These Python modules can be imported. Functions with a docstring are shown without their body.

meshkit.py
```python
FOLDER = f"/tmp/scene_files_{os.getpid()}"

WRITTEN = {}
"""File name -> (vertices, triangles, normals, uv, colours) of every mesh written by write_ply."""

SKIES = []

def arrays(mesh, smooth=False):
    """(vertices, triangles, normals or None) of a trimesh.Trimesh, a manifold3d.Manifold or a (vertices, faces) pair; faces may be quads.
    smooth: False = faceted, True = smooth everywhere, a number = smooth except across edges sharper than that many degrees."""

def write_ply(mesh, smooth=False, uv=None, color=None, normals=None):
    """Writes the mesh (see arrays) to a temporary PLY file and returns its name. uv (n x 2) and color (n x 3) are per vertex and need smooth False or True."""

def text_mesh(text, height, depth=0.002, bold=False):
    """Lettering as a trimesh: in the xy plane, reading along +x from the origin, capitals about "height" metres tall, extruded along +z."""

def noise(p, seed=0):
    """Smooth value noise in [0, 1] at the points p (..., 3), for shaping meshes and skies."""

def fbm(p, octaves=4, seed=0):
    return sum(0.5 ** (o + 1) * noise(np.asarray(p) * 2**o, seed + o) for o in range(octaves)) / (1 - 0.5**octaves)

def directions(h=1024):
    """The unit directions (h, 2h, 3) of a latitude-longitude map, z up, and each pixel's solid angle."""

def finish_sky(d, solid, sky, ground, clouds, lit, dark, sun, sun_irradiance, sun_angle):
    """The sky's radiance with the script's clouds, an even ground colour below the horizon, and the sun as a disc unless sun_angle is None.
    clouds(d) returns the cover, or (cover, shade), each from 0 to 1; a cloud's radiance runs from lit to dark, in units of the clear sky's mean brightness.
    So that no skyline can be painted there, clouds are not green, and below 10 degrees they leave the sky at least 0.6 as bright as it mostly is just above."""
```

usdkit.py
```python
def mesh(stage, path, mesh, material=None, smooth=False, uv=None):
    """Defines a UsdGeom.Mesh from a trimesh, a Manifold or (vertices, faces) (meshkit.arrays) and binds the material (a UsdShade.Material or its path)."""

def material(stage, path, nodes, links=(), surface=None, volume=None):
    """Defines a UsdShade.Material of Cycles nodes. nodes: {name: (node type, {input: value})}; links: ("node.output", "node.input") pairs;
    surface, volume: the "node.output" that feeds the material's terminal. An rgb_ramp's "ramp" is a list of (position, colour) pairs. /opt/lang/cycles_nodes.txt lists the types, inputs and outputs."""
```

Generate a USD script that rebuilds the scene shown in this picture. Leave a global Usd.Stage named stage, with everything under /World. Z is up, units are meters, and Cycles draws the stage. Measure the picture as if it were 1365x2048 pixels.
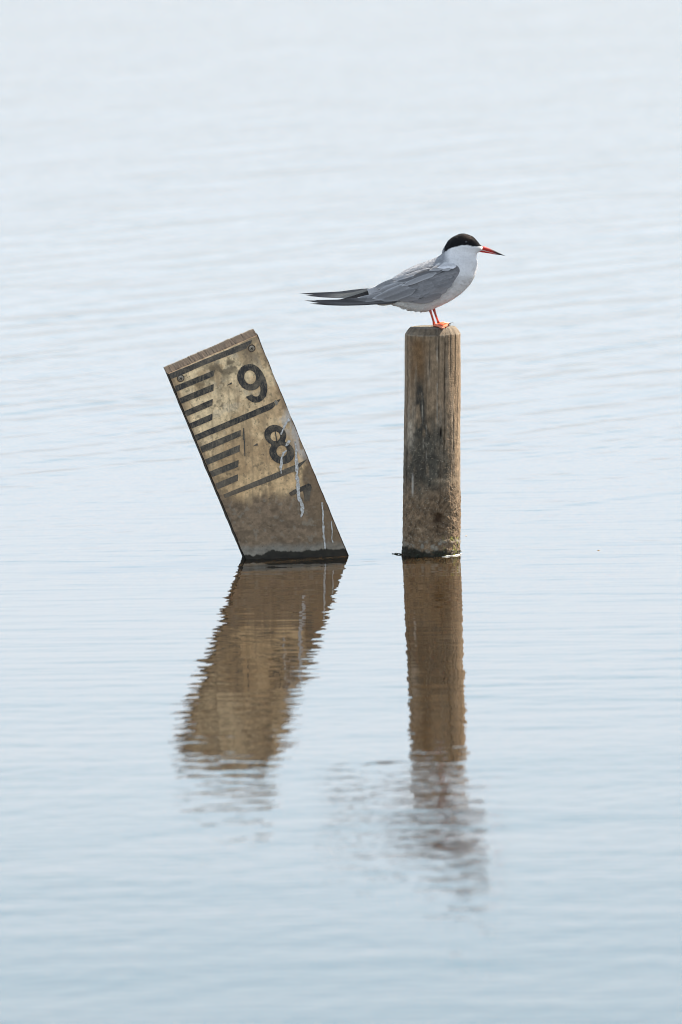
import math
import numpy as np
import trimesh
import usdkit
import meshkit
import manifold3d as m3
from scipy.interpolate import CubicSpline, PchipInterpolator, LinearNDInterpolator
from shapely.geometry import Polygon, Point
from shapely import affinity
from pxr import Usd, UsdGeom, UsdLux, UsdShade, Gf, Sdf, Vt

stage = Usd.Stage.CreateInMemory()
UsdGeom.SetStageUpAxis(stage, UsdGeom.Tokens.z)
UsdGeom.SetStageMetersPerUnit(stage, 1.0)
world = UsdGeom.Xform.Define(stage, '/World')
stage.SetDefaultPrim(world.GetPrim())
RNG = np.random.default_rng(7)

# ------------------------------------------------------------------ camera
# A long lens in a low hide at the edge of the water, 15 m from the posts.
K = 15.0 / 0.000735                    # focal length in pixels of the full-size photograph (1365 wide)
DEP = math.radians(6.0)                # the feet of the posts are seen this far below the horizontal
PITCH = DEP - 86.0 / K
ROLL = math.radians(0.93)
CAM = np.array([0.0, -15.0 * math.cos(DEP), 15.0 * math.sin(DEP)])
F = np.array([0.0, math.cos(PITCH), -math.sin(PITCH)])
U0, R0 = np.array([0.0, math.sin(PITCH), math.cos(PITCH)]), np.array([1.0, 0.0, 0.0])
UP = math.cos(ROLL) * U0 + math.sin(ROLL) * R0
RT = math.cos(ROLL) * R0 - math.sin(ROLL) * U0
cam = UsdGeom.Camera.Define(stage, '/World/camera')
M4 = np.eye(4)
M4[0, :3], M4[1, :3], M4[2, :3], M4[3, :3] = RT, UP, -F, CAM
cam.AddTransformOp().Set(Gf.Matrix4d(*M4.ravel().tolist()))
cam.CreateHorizontalApertureAttr(24.0)
cam.CreateFocalLengthAttr(24.0 * K / 1365.0)
cam.CreateClippingRangeAttr(Gf.Vec2f(0.1, 20000.0))
cam.CreateFStopAttr(10.0)
cam.CreateFocusDistanceAttr(15.0)
cam.CreateExposureAttr(1.84)

# ------------------------------------------------------------------ sky and sun
SUN_EL, SUN_AZ = math.radians(52), math.radians(61)   # azimuth from +y towards +x: to the right and a little behind the posts
sun_dir = np.array([math.sin(SUN_AZ) * math.cos(SUN_EL), math.cos(SUN_AZ) * math.cos(SUN_EL), math.sin(SUN_EL)])
sky_mat = usdkit.material(stage, '/World/Looks/sky', {
    'sky': ('sky_texture', {'sky_type': 'single_scattering', 'sun_disc': False, 'sun_elevation': SUN_EL, 'sun_rotation': SUN_AZ,
                            'air_density': 1.0, 'aerosol_density': 1.0, 'ozone_density': 1.0, 'altitude': 20.0}),
    # a thin even veil of high haze, whitest low down and bluer overhead
    'tc': ('texture_coordinate', {}),
    'sep': ('separate_xyz', {}),
    'veil': ('rgb_ramp', {'ramp': [(0, (0.465, 0.535, 0.632)), (0.05, (0.440, 0.491, 0.586)), (0.075, (0.668, 0.737, 0.837)), (0.105, (0.788, 0.870, 0.961)), (0.13, (0.750, 0.888, 0.997)), (0.165, (0.475, 0.735, 0.888)), (0.34, (0.600, 0.675, 0.760)), (1, (0.309, 0.351, 0.423))]}),
    'vs': ('vector_math', {'math_type': 'scale', 'scale': 11.0}),
    'mp': ('mapping', {'scale': (2.0, 2.0, 9.0)}),
    'cn': ('noise_texture', {'scale': 1.0, 'detail': 4.0, 'roughness': 0.55}),
    'cf': ('map_range', {'from_min': 0.3, 'from_max': 0.7, 'to_min': 0.58, 'to_max': 0.78, 'clamp': True}),
    'mix': ('mix_color', {'use_clamp': False, 'use_clamp_result': False}),
    'bg': ('background_shader', {'strength': 0.05}),
}, [('tc.generated', 'sep.vector'), ('sep.z', 'veil.fac'), ('veil.color', 'vs.vector1'), ('tc.generated', 'mp.vector'), ('mp.vector', 'cn.vector'), ('cn.fac', 'cf.value'),
    ('sky.color', 'mix.a'), ('vs.vector', 'mix.b'), ('cf.result', 'mix.fac'), ('mix.result', 'bg.color')], surface='bg.background')
dome = UsdLux.DomeLight.Define(stage, '/World/sky')
UsdShade.MaterialBindingAPI.Apply(dome.GetPrim()).Bind(sky_mat)
dome.GetPrim().SetCustomDataByKey('kind', 'structure')
sun = UsdLux.DistantLight.Define(stage, '/World/sun')
sun.CreateNormalizeAttr(True)
sun.CreateIntensityAttr(1.25)
sun.CreateAngleAttr(0.6)
sun.CreateColorAttr(Gf.Vec3f(1.0, 0.92, 0.80))
z_ax = sun_dir
x_ax = np.cross([0, 0, 1.0], z_ax); x_ax /= np.linalg.norm(x_ax)
y_ax = np.cross(z_ax, x_ax)
S4 = np.eye(4); S4[0, :3], S4[1, :3], S4[2, :3] = x_ax, y_ax, z_ax
sun.AddTransformOp().Set(Gf.Matrix4d(*S4.ravel().tolist()))

# ------------------------------------------------------------------ helpers
def ray(px, py):
    return F + RT * ((px - 682.5) / K) - UP * ((py - 1024.0) / K)

def on_plane(px, py, p0, n):
    d = ray(px, py)
    return CAM + d * (np.dot(np.asarray(p0) - CAM, n) / np.dot(d, n))

def numbered(path):
    if not stage.GetPrimAtPath(path):
        return path
    k = 1
    while stage.GetPrimAtPath(f'{path}_{k:03d}'):
        k += 1
    return f'{path}_{k:03d}'

def tag(prim, label=None, category=None, group=None, kind=None):
    for k, v in (('label', label), ('category', category), ('group', group), ('kind', kind)):
        if v:
            prim.SetCustomDataByKey(k, v)
    return prim

class Thing:
    """An Xform at the thing's base; parts are given in world coordinates and stored relative to it."""
    def __init__(self, name, base, label, category, group=None):
        self.base = np.asarray(base, float)
        self.path = numbered('/World/' + name)
        x = UsdGeom.Xform.Define(stage, self.path)
        x.AddTranslateOp().Set(Gf.Vec3d(*self.base.tolist()))
        tag(x.GetPrim(), label, category, group)

    def part(self, name, mesh, mat, parent=None, smooth=False, colour=None, label=None):
        """colour: per-vertex colours (needs smooth True or False)."""
        path = numbered((parent or self.path) + '/' + name)
        v, f, _ = meshkit.arrays(mesh, False)
        p = usdkit.mesh(stage, path, trimesh.Trimesh(v - self.base, f, process=False), mat, smooth=smooth)
        if colour is not None:
            UsdGeom.PrimvarsAPI(p).CreatePrimvar('tint', Sdf.ValueTypeNames.Color3fArray, 'vertex').Set(Vt.Vec3fArray.FromNumpy(np.asarray(colour, np.float32)))
        if label:
            tag(p.GetPrim(), label)
        return path

def grid_faces(n, m, wrap=False):
    """Quads of an n x m grid of vertices (row-major) as triangles; wrap closes the second direction."""
    i, j = np.meshgrid(np.arange(n - 1), np.arange(m if wrap else m - 1), indexing='ij')
    j2 = (j + 1) % m
    a, b, c, d = i * m + j, i * m + j2, (i + 1) * m + j2, (i + 1) * m + j
    q = np.stack([a, b, c, d], -1).reshape(-1, 4)
    return np.vstack([q[:, [0, 1, 2]], q[:, [0, 2, 3]]])

def sstep(x, a, b):
    t = np.clip((np.asarray(x, float) - a) / (b - a), 0, 1)
    return t * t * (3 - 2 * t)

def mixc(a, b, f):
    return a + (np.asarray(b) - a) * np.asarray(f)[..., None]

def tube(points, radii, sides=12):
    p = np.asarray(points, float)
    t = np.gradient(p, axis=0); t /= np.linalg.norm(t, axis=1, keepdims=True)
    ref = np.array([0, 1.0, 0]) if abs(t[0][1]) < 0.8 else np.array([1.0, 0, 0])
    a = np.cross(t, ref); a /= np.linalg.norm(a, axis=1, keepdims=True)
    b = np.cross(t, a)
    ang = np.arange(sides) * 2 * np.pi / sides
    r = np.broadcast_to(radii, (len(p),))
    v = p[:, None] + r[:, None, None] * (np.cos(ang)[None, :, None] * a[:, None] + np.sin(ang)[None, :, None] * b[:, None])
    f = grid_faces(len(p), sides, True)
    n = len(p) * sides
    vv = np.vstack([v.reshape(-1, 3), p[:1], p[-1:]])
    caps = [[n, (k + 1) % sides, k] for k in range(sides)] + [[n + 1, n - sides + k, n - sides + (k + 1) % sides] for k in range(sides)]
    m = trimesh.Trimesh(vv, np.vstack([f, caps]), process=False)
    m.fix_normals()
    return m

def spheres_hull(points, radii):
    parts = [m3.Manifold.sphere(float(r), 12).translate(list(map(float, p))) for p, r in zip(points, radii)]
    return m3.Manifold.batch_hull(parts)

def to_trimesh(man):
    m = man.to_mesh()
    return trimesh.Trimesh(m.vert_properties[:, :3], m.tri_verts, process=False)

# ------------------------------------------------------------------ materials
def tint_mat(name, rough=0.75, spec=0.3, scale=(300, 300, 300), amount=0.25, bump=0.0, bump_scale=400.0, diffuse_rough=0.5, sheen=0.0):
    """Plain surface whose own colour comes from the mesh ('tint'), broken up by fine noise."""
    nodes = {
        'a': ('attribute', {'attribute': 'tint'}),
        'g': ('geometry', {}),
        'mp': ('mapping', {'scale': scale}),
        'n': ('noise_texture', {'scale': 1.0, 'detail': 4.0, 'roughness': 0.65}),
        'mr': ('map_range', {'from_min': 0.25, 'from_max': 0.75, 'to_min': 1.0 - amount, 'to_max': 1.0 + amount}),
        'cc': ('combine_xyz', {}),
        'mx': ('vector_math', {'math_type': 'multiply'}),
        'p': ('principled_bsdf', {'roughness': rough, 'specular_ior_level': spec, 'diffuse_roughness': diffuse_rough, 'sheen_weight': sheen}),
    }
    links = [('g.position', 'mp.vector'), ('mp.vector', 'n.vector'), ('n.fac', 'mr.value'), ('mr.result', 'cc.x'), ('mr.result', 'cc.y'), ('mr.result', 'cc.z'),
             ('a.vector', 'mx.vector1'), ('cc.vector', 'mx.vector2'), ('mx.vector', 'p.base_color')]
    if bump:
        nodes['bn'] = ('noise_texture', {'scale': bump_scale, 'detail': 3.0, 'roughness': 0.6})
        nodes['b'] = ('bump', {'strength': 1.0, 'distance': bump})
        links += [('g.position', 'bn.vector'), ('bn.fac', 'b.height'), ('b.normal', 'p.normal')]
    return usdkit.material(stage, '/World/Looks/' + name, nodes, links, surface='p.BSDF')

def plain_mat(name, color, rough=0.5, spec=0.5, metallic=0.0, vary=0.2, scale=300.0):
    c = np.asarray(color, float)
    return usdkit.material(stage, '/World/Looks/' + name, {
        'g': ('geometry', {}),
        'n': ('noise_texture', {'scale': scale, 'detail': 3.0}),
        'r': ('rgb_ramp', {'ramp': [(0.3, tuple(c * (1 - vary))), (0.7, tuple(np.minimum(c * (1 + vary), 1)))]}),
        'p': ('principled_bsdf', {'roughness': rough, 'specular_ior_level': spec, 'metallic': metallic}),
    }, [('g.position', 'n.vector'), ('n.fac', 'r.fac'), ('r.color', 'p.base_color')], surface='p.BSDF')

post_mat = tint_mat('post_wood', 0.85, 0.2, (420, 420, 130), 0.30, 0.0012, 500.0)
plate_mat = tint_mat('gauge_plate', 0.55, 0.35, (260, 260, 260), 0.20, 0.0001, 300.0)
board_mat = tint_mat('board_wood', 0.9, 0.15, (500, 500, 160), 0.30, 0.0008, 600.0)
plumage = tint_mat('plumage', 0.9, 0.1, (420, 420, 520), 0.13, 0.0006, 420.0, 0.9, 0.12)
bill_mat = tint_mat('bill', 0.6, 0.25, (300, 300, 300), 0.12)
foot_mat = plain_mat('foot_skin', (0.60, 0.125, 0.045), 0.5, 0.4, 0, 0.2, 600.0)
leg_mat = plain_mat('leg_skin', (0.40, 0.060, 0.034), 0.45, 0.5, 0, 0.15, 700.0)
claw_mat = plain_mat('claw', (0.012, 0.011, 0.012), 0.4, 0.5)
eye_mat = plain_mat('eye', (0.006, 0.006, 0.007), 0.05, 0.6)
steel = plain_mat('screw_metal', (0.30, 0.25, 0.19), 0.5, 0.5, 0.4, 0.35, 900.0)
rim_mat = plain_mat('rusty_rim', (0.075, 0.055, 0.038), 0.7, 0.3, 0, 0.4, 900.0)
slot_shade_mat = plain_mat('slot_shade', (0.012, 0.010, 0.009), 0.9, 0.1)
dropping_mat = usdkit.material(stage, '/World/Looks/dropping', {
    'g': ('geometry', {}),
    'n': ('noise_texture', {'scale': 330.0, 'detail': 4.0, 'roughness': 0.65}),
    'r': ('rgb_ramp', {'ramp': [(0.34, (0.30, 0.25, 0.19)), (0.47, (0.46, 0.43, 0.39)), (0.62, (0.66, 0.64, 0.61))]}),
    'p': ('principled_bsdf', {'roughness': 0.85, 'specular_ior_level': 0.2}),
}, [('g.position', 'n.vector'), ('n.fac', 'r.fac'), ('r.color', 'p.base_color')], surface='p.BSDF')
weed_mat = plain_mat('weed', (0.022, 0.026, 0.014), 0.6, 0.3, 0, 0.6, 400.0)
white_line_mat = plain_mat('white_strip', (0.75, 0.74, 0.70), 0.6, 0.4, 0, 0.15, 500.0)

# print on the plate: black ink, scuffed, and hidden by mud towards the old waterline
def print_mat(name, ink, mud_z0, mud_z1):
    return usdkit.material(stage, '/World/Looks/' + name, {
        'g': ('geometry', {}),
        'n1': ('noise_texture', {'scale': 95.0, 'detail': 6.0, 'roughness': 0.72}),
        'mp': ('mapping', {'scale': (420, 200, 110), 'rotation': (0, 0.4, 0)}),
        'n2': ('noise_texture', {'scale': 1.0, 'detail': 4.0, 'roughness': 0.7}),
        'n3': ('noise_texture', {'scale': 40.0, 'detail': 5.0, 'roughness': 0.6}),
        'w1': ('map_range', {'from_min': 0.47, 'from_max': 0.68, 'to_min': 0.0, 'to_max': 0.55, 'clamp': True}),
        'w2': ('map_range', {'from_min': 0.50, 'from_max': 0.66, 'to_min': 0.0, 'to_max': 0.46, 'clamp': True}),
        'wa': ('math', {'math_type': 'maximum'}),
        'inkc': ('rgb_ramp', {'ramp': [(0.3, tuple(np.array(ink) * 0.75)), (0.7, tuple(np.array(ink) * 1.5))]}),
        'm1': ('mix', {'color2': (0.30, 0.235, 0.155)}),
        'xyz': ('separate_xyz', {}),
        'zn': ('math', {'math_type': 'multiply_add', 'value2': 0.07}),
        'mz': ('map_range', {'from_min': mud_z0 + 0.035, 'from_max': mud_z1 + 0.035, 'to_min': 1.0, 'to_max': 0.0, 'clamp': True}),
        'm2': ('mix', {'color2': (0.17, 0.122, 0.080)}),
        'p': ('principled_bsdf', {'roughness': 0.55, 'specular_ior_level': 0.35}),
    }, [('g.position', 'n1.vector'), ('g.position', 'mp.vector'), ('mp.vector', 'n2.vector'), ('g.position', 'n3.vector'),
        ('n1.fac', 'w1.value'), ('n2.fac', 'w2.value'), ('w1.result', 'wa.value1'), ('w2.result', 'wa.value2'),
        ('n3.fac', 'inkc.fac'), ('inkc.color', 'm1.color1'), ('wa.value', 'm1.fac'),
        ('g.position', 'xyz.vector'), ('n1.fac', 'zn.value1'), ('xyz.z', 'zn.value3'), ('zn.value', 'mz.value'),
        ('m1.color', 'm2.color1'), ('mz.result', 'm2.fac'), ('m2.color', 'p.base_color')], surface='p.BSDF')

ink_mat = print_mat('ink', (0.030, 0.028, 0.026), 0.075, 0.105)
ink_grey = print_mat('ink_grey', (0.20, 0.175, 0.14), 0.075, 0.105)
ink_worn = print_mat('ink_worn', (0.058, 0.052, 0.045), 0.075, 0.105)
ink_low = print_mat('ink_muddy', (0.066, 0.057, 0.046), 0.060, 0.130)

# ------------------------------------------------------------------ water
def noise_layer(n, rot, sx, sy, detail, distortion=0.0, loc=(0, 0, 0)):
    nodes = {f'm{n}': ('mapping', {'mapping_type': 'point', 'rotation': (0, 0, rot), 'scale': (1, 1, 1), 'location': loc}),
             f's{n}': ('mapping', {'scale': (sx, sy, 1.0)}),
             f'n{n}': ('noise_texture', {'dimensions': '2D', 'scale': 1.0, 'detail': detail, 'roughness': 0.45, 'distortion': distortion})}
    links = [('g.position', f'm{n}.vector'), (f'm{n}.vector', f's{n}.vector'), (f's{n}.vector', f'n{n}.vector')]
    return nodes, links

RING_A, RING_B = tuple(on_plane(863.5, 1108.5, (0, 0, 0), np.array([0, 0, 1.0]))), tuple(on_plane(592, 1113, (0, 0, 0), np.array([0, 0, 1.0])))
wn, wl = {'g': ('geometry', {}), 'xyz': ('separate_xyz', {})}, [('g.position', 'xyz.vector')]
for args in ((1, 0.03, 3.0, 16.0, 1.0), (2, math.radians(-50), 1.8, 9.5, 1.5, 0.3), (3, math.radians(-8), 0.5, 2.2, 1.0, 0.0, (5, 3, 0)), (4, 0.06, 16.0, 44.0, 1.5), (5, -0.1, 26.0, 34.0, 1.5, 0.0, (11, 4, 0)), (6, 0.05, 4.0, 13.0, 1.0, 0.0, (2, 7, 0))):
    a, b = noise_layer(*args); wn.update(a); wl += b
wn.update({
    # the oblique ripples fade in beyond the posts, where the wind reaches the water
    'ramp2': ('map_range', {'range_type': 'smoothstep', 'from_min': -0.6, 'from_max': 3.0, 'to_min': 0.0005, 'to_max': 0.0040, 'clamp': True}),
    'h1': ('math', {'math_type': 'multiply'}), 'h5': ('math', {'math_type': 'multiply'}), 'a5': ('math', {'math_type': 'add'}), 'h6': ('math', {'math_type': 'multiply', 'value2': 0.00042}), 'a6': ('math', {'math_type': 'add'}),
    'ramp1': ('map_range', {'range_type': 'smoothstep', 'from_min': -2.6, 'from_max': -1.2, 'to_min': 0.0003, 'to_max': 0.00075, 'clamp': True}),
    'ramp5': ('map_range', {'range_type': 'smoothstep', 'from_min': -2.9, 'from_max': -0.4, 'to_min': 0.00039, 'to_max': 0.00007, 'clamp': True}),
    'h2': ('math', {'math_type': 'multiply'}),
    'h3': ('math', {'math_type': 'multiply', 'value2': 0.0016}),
    'h4': ('math', {'math_type': 'multiply', 'value2': 0.00016}),
    'a1': ('math', {'math_type': 'add'}), 'a2': ('math', {'math_type': 'add'}), 'a3': ('math', {'math_type': 'add'}),
    # faint rings spreading from the feet of the post and the board
    'd1': ('vector_math', {'math_type': 'distance', 'vector2': RING_A}), 'd2': ('vector_math', {'math_type': 'distance', 'vector2': RING_B}),
    'k1': ('math', {'math_type': 'multiply', 'value2': 150.0}), 'k2': ('math', {'math_type': 'multiply', 'value2': 130.0}),
    'sin1': ('math', {'math_type': 'sine'}), 'sin2': ('math', {'math_type': 'sine'}),
    'e1': ('map_range', {'from_min': 0.04, 'from_max': 0.22, 'to_min': 0.000075, 'to_max': 0.0, 'clamp': True}), 'e2': ('map_range', {'from_min': 0.07, 'from_max': 0.34, 'to_min': 0.000075, 'to_max': 0.0, 'clamp': True}),
    'r1': ('math', {'math_type': 'multiply'}), 'r2': ('math', {'math_type': 'multiply'}), 'a7': ('math', {'math_type': 'add'}), 'a8': ('math', {'math_type': 'add'}),
    'b': ('bump', {'strength': 1.0, 'distance': 1.0}),
    'p': ('principled_bsdf', {'base_color': (0.024, 0.0150, 0.0070), 'subsurface_method': 'burley', 'subsurface_weight': 1.0, 'subsurface_scale': 0.06, 'subsurface_radius': (1.0, 0.8, 0.6), 'roughness': 0.02, 'ior': 1.33, 'specular_ior_level': 0.5}),
})
wl += [('xyz.y', 'ramp2.value'), ('n1.fac', 'h1.value1'), ('xyz.y', 'ramp1.value'), ('ramp1.result', 'h1.value2'), ('xyz.y', 'ramp5.value'), ('n5.fac', 'h5.value1'), ('ramp5.result', 'h5.value2'), ('h5.value', 'a5.value2'), ('a3.value', 'a5.value1'), ('n2.fac', 'h2.value1'), ('ramp2.result', 'h2.value2'), ('n3.fac', 'h3.value1'), ('n4.fac', 'h4.value1'),
       ('h1.value', 'a1.value1'), ('h2.value', 'a1.value2'), ('a1.value', 'a2.value1'), ('h3.value', 'a2.value2'), ('a2.value', 'a3.value1'), ('h4.value', 'a3.value2'),
       ('n6.fac', 'h6.value1'), ('a5.value', 'a6.value1'), ('h6.value', 'a6.value2'), ('g.position', 'd1.vector1'), ('g.position', 'd2.vector1'), ('d1.value', 'k1.value1'), ('d2.value', 'k2.value1'), ('k1.value', 'sin1.value1'), ('k2.value', 'sin2.value1'), ('d1.value', 'e1.value'), ('d2.value', 'e2.value'),
       ('sin1.value', 'r1.value1'), ('e1.result', 'r1.value2'), ('sin2.value', 'r2.value1'), ('e2.result', 'r2.value2'), ('r1.value', 'a7.value1'), ('r2.value', 'a7.value2'), ('a6.value', 'a8.value1'), ('a7.value', 'a8.value2'), ('a8.value', 'b.height'), ('b.normal', 'p.normal')]
water_mat = usdkit.material(stage, '/World/Looks/water', wn, wl, surface='p.BSDF')
xs = np.array([-6000, -600, -60, -6, 0, 6, 60, 600, 6000.0])
gx, gy = np.meshgrid(xs, xs, indexing='ij')
water = usdkit.mesh(stage, '/World/water', (np.stack([gx.ravel(), gy.ravel(), 0 * gx.ravel()], 1), grid_faces(9, 9)[:, ::1]), water_mat)
tag(water.GetPrim(), 'calm pale blue water with low ripples filling the whole view', 'water', kind='structure')

# ------------------------------------------------------------------ round post
P0 = on_plane(863.5, 1108.5, (0, 0, 0), np.array([0, 0, 1.0]))
SC = np.linalg.norm(P0 - CAM) / K                     # metres per full-size photograph pixel at the posts
LEAN = math.tan(math.radians(1.2))
POST_H = (1108.5 - 654.5) * SC / math.cos(DEP)
def post_axis(z):
    return np.stack([P0[0] + LEAN * np.asarray(z, float), P0[1] + 0 * np.asarray(z, float), np.asarray(z, float)], -1)

NP, R_BOT, R_TOP = 360, 57.6 * SC, 55.6 * SC
CH_H, CH_W = 13.5 * SC, 10.5 * SC
z_rows = np.concatenate([np.linspace(-0.35, -0.012, 14)[:-1], np.linspace(-0.012, POST_H - CH_H, 420), np.linspace(POST_H - CH_H, POST_H, 16)[1:]])
nz_side = len(z_rows)
phi = np.arange(NP) * 2 * np.pi / NP                  # phi = 0 faces the viewer (-y), positive to the right (+x)
ZZ, PP = np.meshgrid(z_rows, phi, indexing='ij')
hz = ZZ / POST_H
def cyl(fp, fz, seed, octaves=4, z=ZZ, p=PP):
    """Noise wrapped round the post: fp features round the girth, fz along the height."""
    q = np.stack([np.sin(p) * fp / 6.283 + 40, np.cos(p) * fp / 6.283 + 40, z * fz], -1)
    return meshkit.fbm(q, octaves, seed)
R = R_BOT + (R_TOP - R_BOT) * np.clip(hz, 0, 1) + 0.0016 * (meshkit.fbm(np.stack([np.sin(PP) * 1.2 + 9, np.cos(PP) * 1.2, ZZ * 16], -1), 3, 39) - 0.5)
side_x = np.sin(PP)                                   # across the face: -1 left edge, 1 right edge
front = np.cos(PP) > -0.2
mud = sstep(hz + 0.16 * (cyl(14, 26, 3) - 0.5), 0.36, 0.22)
R = R + 0.0014 * (cyl(10, 7, 1) - 0.5) + 0.0011 * (cyl(60, 12, 2) - 0.5) + 0.0010 * sstep(hz, 0.75, 0.5) * (cyl(70, 210, 37) - 0.5)
R = R + mud * (0.0024 * (cyl(40, 110, 4) - 0.45) + 0.0020 * (cyl(110, 300, 5) - 0.5))
# cracks that follow the grain: (centre x, lowest h, highest h, depth, half width)
cracks = [(0.22, 0.84, 1.0, 0.0012, 0.012), (0.44, 0.46, 0.97, 0.0026, 0.018), (0.63, 0.78, 1.0, 0.0012, 0.010), (0.80, 0.72, 1.0, 0.0014, 0.010), (0.73, 0.35, 0.62, 0.0016, 0.012),
          (0.90, 0.50, 0.95, 0.0012, 0.010), (-0.12, 0.80, 0.97, 0.0008, 0.012), (-0.90, 0.15, 1.0, 0.0012, 0.012), (0.29, 0.20, 0.52, 0.0012, 0.012)]
crack = np.zeros_like(R)
for k, (cx, h0, h1, dep, hw) in enumerate(cracks):
    wob = 0.05 * (meshkit.fbm(np.stack([hz * 5, 0 * hz + k * 3.1, 0 * hz], -1), 3, 50 + k) - 0.5) + 0.02 * (meshkit.noise(np.stack([hz * 40, 0 * hz + k, 0 * hz], -1), 90 + k) - 0.5)
    g = np.exp(-((side_x - cx - wob) / hw) ** 2) * sstep(hz, h0 - 0.03, h0 + 0.05) * sstep(hz, h1 + 0.03, h1 - 0.02) * front
    g *= 0.55 + 0.45 * sstep(meshkit.noise(np.stack([hz * 14, 0 * hz + k, 0 * hz], -1), 70 + k), 0.3, 0.6)
    R = R - dep * g * (1 - 0.7 * sstep(ZZ, POST_H - CH_H - 0.002, POST_H - CH_H * 0.5))
    crack = np.maximum(crack, g)
# eroded hollow low on the right of the face
hole = np.exp(-(((side_x - 0.26) / 0.25) ** 2 + ((hz - 0.165) / 0.055) ** 2)) * front
hole = hole * sstep(cyl(30, 90, 6), 0.30, 0.62)
R = R - 0.0065 * hole
knot = np.exp(-(((side_x - 0.31) / 0.03) ** 2 + ((hz - 0.545) / 0.022) ** 2)) * front
R = R - 0.004 * knot
# chamfered top, worn unevenly
chf = np.clip((ZZ - (POST_H - CH_H)) / CH_H, 0, 1)
R = R - CH_W * (0.72 * chf + 0.28 * chf ** 2.6) + chf * 0.0012 * (cyl(40, 60, 8) - 0.5)
R = R + (chf > 0) * 0.0016 * (cyl(9, 3, 9) - 0.5)
ax = post_axis(ZZ)
V = np.stack([ax[..., 0] + R * np.sin(PP), ax[..., 1] - R * np.cos(PP), ZZ], -1)
# colour of the wood itself
wood = np.broadcast_to(np.array([0.240, 0.168, 0.104]), V.shape).copy()
grain = cyl(110, 5, 11)
wood = wood * (0.72 + 0.56 * grain)[..., None]
wood = mixc(wood, (0.30, 0.245, 0.185), 0.45 * sstep(cyl(45, 11, 12), 0.5, 0.72))
wood = mixc(wood, (0.085, 0.066, 0.047), 0.6 * sstep(cyl(60, 9, 13), 0.54, 0.72))
rust = np.exp(-((side_x + 0.52) / 0.34) ** 2) * sstep(hz, 0.70, 0.82) * sstep(hz, 0.99, 0.93) * front
wood = mixc(wood, (0.165, 0.088, 0.036), 0.85 * rust * sstep(cyl(30, 12, 14), 0.28, 0.5))
dx = side_x + 0.42 - 0.35 * (0.62 - hz)
stain = np.exp(-(np.abs(dx) / (0.17 + 0.55 * sstep(hz, 0.60, 0.38))) ** 3) * sstep(hz, 0.86, 0.66) * sstep(hz, 0.22, 0.40) * front
stain2 = np.exp(-(np.abs(side_x - 0.10) / 0.30) ** 3) * sstep(hz, 0.68, 0.54) * sstep(hz, 0.24, 0.42) * front
dirt = meshkit.fbm(np.stack([np.sin(PP) * 6 + 40, np.cos(PP) * 6 + 40, ZZ * 55], -1), 6, 15)
wood = mixc(wood, (0.040, 0.036, 0.029), np.clip(1.5 * stain, 0, 1) * sstep(dirt, 0.24, 0.52) * 0.93)
wood = mixc(wood, (0.052, 0.046, 0.036), np.clip(1.3 * stain2, 0, 1) * sstep(cyl(40, 34, 16, 6), 0.34, 0.60) * 0.80)
film = sstep(hz, 0.72, 0.45) * sstep(hz, 0.18, 0.35) * sstep(side_x, 0.85, 0.4) * front
wood = mixc(wood, (0.088, 0.076, 0.056), 0.62 * film * sstep(cyl(22, 30, 35, 6), 0.30, 0.60))
pale = np.exp(-((side_x + 0.78) / 0.14) ** 2) * sstep(hz, 0.44, 0.52) * sstep(hz, 0.72, 0.62) * front
wood = mixc(wood, (0.36, 0.30, 0.225), 0.8 * pale * sstep(cyl(24, 14, 17), 0.30, 0.55))
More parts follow.
